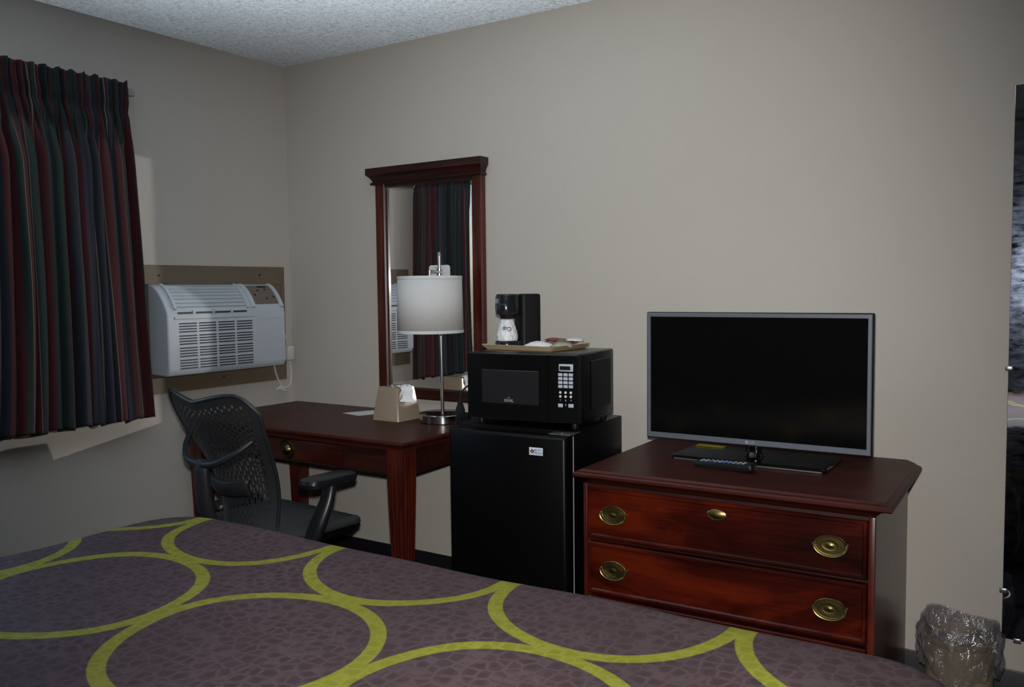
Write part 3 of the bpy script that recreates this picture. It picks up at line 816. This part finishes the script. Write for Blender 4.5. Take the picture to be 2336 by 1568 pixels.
# ------------------------------------------------------------------ tray, coffee maker, cup, sachets
TZ = FH + MZ1_ + .0005
tr = thing('tray', 'tan serving tray on top of the microwave', 'tray', (1.707, -.375, TZ), math.radians(-3))
ty = MB()
ty.ring_loops([rrect(a, b, .012, z) for a, b, z in ((.14, .11, 0), (.145, .115, .0), (.161, .129, .017), (.159, .127, .018), (.155, .123, .017), (.142, .11, .004), (.12, .09, .004))])
ty.build('tray_body', 'tray tan', tr)
TT = TZ + .0046
cm = thing('coffee_maker', 'black single-cup coffee maker on the tan tray', 'coffee maker', (1.634, -.378, TT), math.radians(-33))
cm.scale = (.80, .82, 1)
# local: front is -Y. body column at back, head over, base
simple('coffee black', (.010, .009, .010), .5, Specular_IOR_Level=.2)
simple('coffee gloss', (.012, .014, .018), .2)
def rr_loops(cx, cy, a, b, r, zs): return [[p + Vector((cx, cy, 0)) for p in rrect(a * f, b * f, r, z)] for f, z in zs]
MB().ring_loops(rr_loops(0, .045, .050, .048, .016, ((1, .0), (1, .186), (.97, .193), (.9, .196)))).build('column', 'coffee black', cm)
MB().ring_loops(rr_loops(0, -.052, .050, .055, .045, ((.9, .121), (.97, .125), (1, .135), (1.02, .158), (1.0, .16), (1.0, .183), (.96, .192), (.88, .196)))).build('brew_head', 'coffee gloss', cm)
MB().lathe([(.034, .106), (.038, .118), (.04, .124)], c=(0, -.052, 0), seg=28).build('filter_spout', 'coffee black', cm)
MB().ring_loops(rr_loops(0, -.048, .054, .062, .05, ((1, .0), (1, .018), (.96, .0235), (.9, .0245)))).build('base', 'coffee gloss', cm)
bd = MB()
L0 = []
for k in range(13):
    t = -PI / 2 - .75 + 1.5 * k / 12
    L0.append(Vector((.052 * math.cos(t), -.052 + .0565 * math.sin(t), 0)))
bd.ring_loops([[p + Vector((0, 0, z)) for p in L0] + [p * 1 + Vector((0, .004, z)) for p in reversed(L0)] for z in (.163, .179)])
bd.build('badge', 'metal grey', cm, smooth=50)
cup = thing('wrapped_cup', 'upside-down cup in white wrapper under the coffee maker head', 'cup', (cm.location.x - .046 * math.sin(math.radians(33)), cm.location.y - .046 * math.cos(math.radians(33)), TT + .0248))
def cupp(a, b):
    th = a * 2 * PI; z = b * .078
    r = .040 - .018 * max(0, (b - .18) / .82) if b > .18 else .038 + .002 * b / .18
    r += .0011 * math.sin(th * 9 + b * 8) + .0009 * math.sin(th * 17 - b * 15) - (.0012 if .14 < b < .2 else 0)
    return Vector((r * math.cos(th), r * math.sin(th), z))
cb = MB().grid(cupp, 64, 26)
cb.bm.faces.new([cb.bm.verts.new(cupp(k / 64, 1)) for k in range(64)])
cb.build('cup_body', 'cup wrap', cup, smooth=40)
# the word printed on the wrap, standing on its head
tt = text('lettering', 'Cup', .021, 'ink', cup, Matrix.Identity(4), .0001, .0003)
dirx = math.atan2(-3.08 - cup.location.y, 3.387 - cup.location.x) - .05
for v in tt.data.vertices:
    x, y = -v.co.x, -v.co.y          # turned 180 degrees
    zz = .044 + y; b = zz / .078
    r = .040 - .018 * max(0, (b - .18) / .82) + .0026
    th = dirx + x / r
    v.co = (r * math.cos(th), r * math.sin(th), zz)
def sachet(name, x, y, z, w, h, rz, mat, label, puff=.006):
    def f(a, b):
        k = math.sin(PI * a) ** .6 * math.sin(PI * b) ** .6 if 0 < a < 1 and 0 < b < 1 else 0
        return Vector(((a - .5) * w, (b - .5) * h, puff * 1.05 * k + .0006 * math.sin(a * 19 + b * 13)))
    b = MB().grid(f, 14, 10)
    o = b.build(name, mat, smooth=40, mods=[('SOLIDIFY', dict(thickness=.0012))]); o.location = (x, y, z); o.rotation_euler = (.10, .04, rz)
    tag(o, label, 'packet', 'packets on the tray')
SZ = TT + .010
sachet('condiment_packet', 1.752, -.425, SZ, .10, .055, -.15, 'sachet white', 'white paper packet nearest the tray front edge', .014)
sachet('condiment_packet', 1.835, -.40, SZ, .07, .05, .5, 'sachet green', 'pale green packet at the right end of the tray', .010)
sachet('condiment_packet', 1.785, -.335, SZ + .004, .12, .075, .12, 'sachet brown', 'large brown coffee packet at the back right of the tray', .016)
sachet('condiment_packet', 1.765, -.345, SZ + .018, .055, .045, -.3, 'sachet red', 'small dark red packet lying on the brown coffee packet', .004)
sachet('condiment_packet', 1.838, -.315, SZ + .016, .06, .05, .35, 'sachet white', 'small white packet lying across the brown coffee packet', .005)

# ------------------------------------------------------------------ dresser
CX0, CX1, CY0_, CY1_, CZ = 2.052, 2.988, -.718, -.062, .745
dz = thing('dresser', 'cherry dresser with brass oval pulls under the television', 'dresser', (0, 0, 0))
DRM = Matrix.Translation((2.052, -.712, 0)) @ Matrix.Rotation(math.radians(1.6), 4, 'Z') @ Matrix.Translation((-2.052, .712, 0))
dz.matrix_world = DRM
# top with moulded front and sides; rear corners clipped
tp = MB(); L = []
for ins, z in ((.046, CZ - .046), (.044, CZ - .044), (.034, CZ - .034), (.026, CZ - .030), (.024, CZ - .026), (.004, CZ - .024), (.0, CZ - .020), (.0, CZ - .013), (.004, CZ - .008), (.014, CZ - .006), (.020, CZ)):
    L.append([Vector((CX0 + ins, CY1_, z)), Vector((CX0 + ins, CY0_ + ins, z)), Vector((CX1 - ins, CY0_ + ins, z)), Vector((CX1 - ins, CY1_ - .05, z)), Vector((CX1 - ins - .03, CY1_, z))])
tp.ring_loops(L); tp.build('top', 'cherry top', dz, smooth=25)
bx0, bx1, by0 = CX0 + .022, CX1 - .045, CY0_ + .030
for x0 in (bx0, bx1 - .02): MB().b2(x0, x0 + .02, by0 + .012, CY1_ - .01, .0, CZ - .046).build('side_panel', 'cherry upright', dz, smooth=0)
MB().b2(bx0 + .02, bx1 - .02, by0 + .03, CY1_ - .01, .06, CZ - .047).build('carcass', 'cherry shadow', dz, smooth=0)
for x0, x1 in ((bx0, bx0 + .014), (bx1 - .018, bx1)):
    MB().b2(x0, x1, by0, by0 + .012, .0, CZ - .046, .003).build('front_stile', 'cherry upright', dz)
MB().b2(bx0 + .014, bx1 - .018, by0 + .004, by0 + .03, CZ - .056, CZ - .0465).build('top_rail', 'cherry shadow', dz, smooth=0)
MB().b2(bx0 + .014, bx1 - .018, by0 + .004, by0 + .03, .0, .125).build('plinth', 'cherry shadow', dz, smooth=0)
def oval_plate(parent, x, y, z):
    mt = Matrix.Translation((x, y, z)) @ Matrix.Rotation(PI / 2, 4, 'X')
    b = MB().lathe([(.0385, 0), (.0385, .002), (.0365, .004), (.033, .0035), (.0315, .002), (.0295, .002), (.028, .0042), (.0255, .0042), (.0235, .002), (.021, .002), (.0195, .004), (.016, .0035), (.010, .003), (.005, .005), (.0015, .0055)], seg=48, mtx=mt, sx=1.12, sy=.74)
    pl = b.build('pull_plate', 'brass', parent)
    ring = [(x + .0435 * math.cos(t), y - .0065 + .002 * math.sin(t), z + .0295 * math.sin(t) - .0005) for t in [PI - .12 + (PI + .24) * k / 20 for k in range(21)]]
    MB().tube(ring, .0032, 8, smooth=0).cyl((x - .0425, y, z + .002), (x - .0425, y - .009, z + .002), .0045, seg=12).cyl((x + .0425, y, z + .002), (x + .0425, y - .009, z + .002), .0045, seg=12).build('bail', 'brass', pl)
def drawer(z0, z1, esc):
    x0, x1 = bx0 + .0155, bx1 - .0195
    b = MB(); L = []
    for ins, y in ((0, by0 + .028), (0, by0 + .001), (.003, by0 - .003), (.010, by0 - .003), (.014, by0 + .002), (.018, by0 + .002)):
        L.append([Vector((x, y, z)) for x, z in ((x0 + ins, z0 + ins), (x1 - ins, z0 + ins), (x1 - ins, z1 - ins), (x0 + ins, z1 - ins))])
    b.ring_loops(L); o = b.build('drawer', 'cherry drawer', dz, smooth=20)
    zc = (z0 + z1) / 2
    for x in (2.178, 2.828): oval_plate(o, x, by0 + .002, zc)
    if esc:
        mt = Matrix.Translation((2.509, by0 + .002, zc + .043)) @ Matrix.Rotation(PI / 2, 4, 'X')
        MB().lathe([(.0225, 0), (.0225, .0025), (.02, .0038), (.0185, .0022), (.014, .004), (.004, .0062)], seg=40, mtx=mt, sx=1.3, sy=.72).build('keyhole_plate', 'brass', o)
for z0, z1, e_ in ((.526, .689, 1), (.349, .513, 0), (.135, .336, 0)): drawer(z0, z1, e_)

# ------------------------------------------------------------------ television
TVX, TVY = 2.497, -.325
tv = thing('television', 'flat television with grey bezel on the cherry dresser', 'television', (TVX, TVY, CZ), math.radians(.5))
HWD, TZ0, TZ1 = .366, .053, .484
MB().b2(-HWD - .0025, HWD + .0025, .0005, .028, TZ0 - .003, TZ1 + .0025, .005, 3).b2(-.22, .22, .026, .055, TZ0 + .03, TZ1 - .12, .012).build('back_shell', 'black plastic', tv)
bz = MB(); L = []
o_, i_ = .002, .0145
def rc(ix, it, ib, y): return [Vector((x, y, z)) for x, z in ((-HWD + ix, TZ0 + ib), (HWD - ix, TZ0 + ib), (HWD - ix, TZ1 - it), (-HWD + ix, TZ1 - it))]
bz.ring_loops([rc(.001, .001, .001, .006), rc(.001, .001, .001, -.001), rc(.003, .003, .003, -.003), rc(.013, .013, .019, -.003), rc(.0145, .0145, .0205, .001), rc(.0145, .0145, .0205, .006)], cap0=False, cap1=False)
bz.build('bezel', 'tv bezel', tv, smooth=30)
MB().b2(-HWD + .0142, HWD - .0142, -.0006, .005, TZ0 + .020, TZ1 - .0142).build('screen', 'tv screen', tv, smooth=0)
lg = MB(); mt = FRONT(-.014, -.0032, TZ0 + .0112)
lg.lathe([(.0058, 0), (.0058, .0005)], seg=24, mtx=mt); lg.build('emblem', 'logo silver', tv, smooth=0)
text('logo', 'LG', .0128, 'logo silver', tv, FRONT(.004, -.0032, TZ0 + .0112), .0004, .0003)
st = MB(); L = []
for f, z in ((.98, .0), (1, .004), (1, .009), (.985, .0125), (.96, .0145)):
    L.append([Vector((x * f, y, z)) for x, y in ((-.252, -.062), (-.244, -.078), (.244, -.078), (.252, -.062), (.252, .15), (.244, .16), (-.244, .16), (-.252, .15))])
st.ring_loops(L); std = st.build('stand_base', 'black gloss', tv, smooth=40)
MB().tube([(0, .03, .012), (0, .026, .035), (0, .022, .08)], [.036, .026, .028], 16, flat=.55, up=(0, 1, 0)).lathe([(.04, .013), (.032, .018), (.024, .03)], c=(.0, .03, 0), seg=24).build('neck', 'black gloss', tv)
MB().b2(-.235, -.135, .118, .153, .0147, .0152).build('energy_label', 'energy yellow', tv, smooth=0)
MB().b2(-.235, .24, -.0785, -.0775, .002, .006).build('stand_trim', 'metal grey', tv, smooth=0)

# remote control
rm = thing('remote_control', 'black remote control lying in front of the television', 'remote', (2.462, -.475, CZ), math.radians(-6))
rb_ = MB().ring_loops([[Vector((p.x, p.y, z + .004 * (p.x / .1))) for p in rrect(.1 * f, .022 * f, .012, 0, 6)] for f, z in ((.93, .001), (1, .006), (1, .018), (.93, .0225))])
rb_.build('case', 'remote black', rm)
rn = random.Random(5)
for i in range(10):
    for j in range(3):
        m_ = 'remote blue' if i in (2, 3, 5, 6) and rn.random() < .75 else 'remote grey'
        x = -.075 + i * .0155
        MB().box((x, -.010 + j * .010, .0235 + .004 * x / .1), (.008, .006, .003), .001).build('button', m_, rm)

# ------------------------------------------------------------------ waste bin with liner
bn = thing('waste_bin', 'tan waste bin with clear plastic liner beside the dresser', 'bin', (3.103, -.235, 0))
BR = .099; BH = .270
MB().lathe([(.085, .0), (.088, .004), (BR - .004, BH - .02), (BR, BH - .015), (BR + .003, BH), (BR - .001, BH + .001), (BR - .006, BH - .016), (.084, .008), (.0, .006)], seg=48, cap0=True, cap1=False).build('bucket', 'bin tan', bn)
def lin(a, b):
    th = a * 2 * PI
    wob = .0055 * math.sin(th * 5 + b * 6) + .004 * math.sin(th * 11 - b * 9) + .0025 * math.sin(th * 23 + b * 14)
    if b < .34:      # inside, rising
        t = b / .34; r = .08 + (BR - .08) * t; z = .06 + (BH + .02 - .06) * t; r -= .010 + wob * .8
    elif b < .5:     # puffed lip above the rim
        t = (b - .34) / .16; r = BR - .008 + .012 * math.sin(t * PI / 2); z = BH + .02 + .042 * math.sin(t * PI) * (.75 + .35 * math.sin(th * 2 + 2.2)) - .008 * t
        r += wob * .6
    else:            # folded down outside
        t = (b - .5) / .5; r = BR + .010 + .004 * math.sin(t * 3) - .012 * t; z = BH + .012 - t * (.125 + .02 * math.sin(th * 3)); r += abs(wob) * 1.4
    return Vector((r * math.cos(th), r * math.sin(th), z))
MB().grid(lin, 110, 46).build('liner', 'liner', bn, smooth=60)

# ------------------------------------------------------------------ camera
CAM = Vector((3.38687, -3.07886, 1.31772)); yaw, pitch, roll = -.583513, -.0636285, -.0110123
f_ = Vector((math.sin(yaw) * math.cos(pitch), math.cos(yaw) * math.cos(pitch), math.sin(pitch)))
r_ = Vector((math.cos(yaw), -math.sin(yaw), 0)); u_ = r_.cross(f_)
c_, s_ = math.cos(roll), math.sin(roll)
R_, U_ = c_ * r_ + s_ * u_, -s_ * r_ + c_ * u_
cam = bpy.data.objects.new('camera', bpy.data.cameras.new('camera')); COL.objects.link(cam)
cam.matrix_world = Matrix(((R_.x, U_.x, -f_.x, CAM.x), (R_.y, U_.y, -f_.y, CAM.y), (R_.z, U_.z, -f_.z, CAM.z), (0, 0, 0, 1)))
cam.data.sensor_width = 36; cam.data.sensor_fit = 'HORIZONTAL'; cam.data.lens = 1975.06 / 2336 * 36
cam.data.clip_start = .02
S.camera = cam

# ------------------------------------------------------------------ light
FLASH = 214.0
fp = CAM + U_ * .085 + f_ * .02
fl = bpy.data.lights.new('camera_flash', 'SPOT'); fl.energy = FLASH; fl.shadow_soft_size = .022
fl.spot_size = math.radians(80); fl.spot_blend = 1.0; fl.color = (1.0, .97, .93)
fo = bpy.data.objects.new('camera_flash', fl); COL.objects.link(fo)
fo.matrix_world = cam.matrix_world @ Matrix.Rotation(math.radians(-5), 4, 'Y') @ Matrix.Rotation(math.radians(-11), 4, 'X') @ Matrix.Diagonal((.9, 1.7, 1, 1)); fo.matrix_world.translation = fp
# the flash as mirrored by the framed mirror: it leaves the mirror image of the flash through the glass opening only
vp = Vector((fp.x, -fp.y, fp.z))
ml = bpy.data.lights.new('flash_bounce_from_mirror', 'POINT'); ml.energy = FLASH * 1.15; ml.shadow_soft_size = .012; ml.color = (1.0, .97, .93)
ml.use_nodes = True
nt = ml.node_tree; em = nt.nodes['Emission']
tc = nt.nodes.new('ShaderNodeTexCoord'); sx = nt.nodes.new('ShaderNodeSeparateXYZ'); nt.links.new(tc.outputs['Normal'], sx.inputs[0])
def mth(op, a, b):
    n = nt.nodes.new('ShaderNodeMath'); n.operation = op
    for i, v in enumerate((a, b)):
        if isinstance(v, bpy.types.NodeSocket): nt.links.new(v, n.inputs[i])
        else: n.inputs[i].default_value = v
    return n.outputs[0]
ax, az = mth('DIVIDE', sx.outputs[0], sx.outputs[1]), mth('DIVIDE', sx.outputs[2], sx.outputs[1])
lo_x, hi_x = (vp.x - GX1 + .004) / vp.y, (vp.x - GX0 - .006) / vp.y
lo_z, hi_z = -(GZ1 - vp.z) / vp.y, -(GZ0 - vp.z) / vp.y
g_ = mth('MULTIPLY', mth('MULTIPLY', mth('GREATER_THAN', ax, lo_x), mth('LESS_THAN', ax, hi_x)), mth('MULTIPLY', mth('GREATER_THAN', az, lo_z), mth('LESS_THAN', az, hi_z)))
nt.links.new(g_, em.inputs['Strength'])
mo = bpy.data.objects.new('flash_bounce_from_mirror', ml); COL.objects.link(mo); mo.location = vp
blk = bpy.data.collections.new('flash_bounce_blockers')
for o in S.objects:
    r = o
    while r.parent: r = r.parent
    if o.type == 'MESH' and r.name not in ('wall_back', 'framed_wall_mirror', 'ceiling', 'floor', 'baseboard_back'): blk.objects.link(o)
mo.light_linking.blocker_collection = blk
rcv = bpy.data.collections.new('flash_bounce_receivers')
for o in S.objects:
    r = o
    while r.parent: r = r.parent
    if o.type == 'MESH' and r.name != 'framed_wall_mirror': rcv.objects.link(o)
mo.light_linking.receiver_collection = rcv
# added fill lamp brightening the ceiling only, then sky and sun
da = bpy.data.lights.new('added_ceiling_fill', 'AREA'); da.shape = 'RECTANGLE'; da.size = 1.5; da.size_y = 1.2; da.energy = 26; da.color = (.86, .94, 1.0); da.spread = math.radians(78)
dao = bpy.data.objects.new('added_ceiling_fill', da); COL.objects.link(dao); dao.location = (1.75, -1.95, .80)
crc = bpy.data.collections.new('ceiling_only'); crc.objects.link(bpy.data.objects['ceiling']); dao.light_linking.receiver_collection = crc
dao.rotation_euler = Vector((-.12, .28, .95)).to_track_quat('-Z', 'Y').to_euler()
w = bpy.data.worlds.new('sky'); S.world = w; w.use_nodes = True
wn = w.node_tree; bg = wn.nodes['Background']
sky = wn.nodes.new('ShaderNodeTexSky'); sky.sky_type = 'NISHITA'; sky.sun_disc = False
sky.sun_elevation = math.radians(42); sky.sun_rotation = math.radians(60)
wn.links.new(sky.outputs[0], bg.inputs['Color']); bg.inputs['Strength'].default_value = .6
sun = bpy.data.lights.new('sun', 'SUN'); sun.energy = 2.2; sun.angle = .01; sun.color = (1, .93, .82)
so = bpy.data.objects.new('sun', sun); COL.objects.link(so); so.rotation_euler = (math.radians(50), math.radians(18), math.radians(-20)); so.location = (-3, -3, 5)
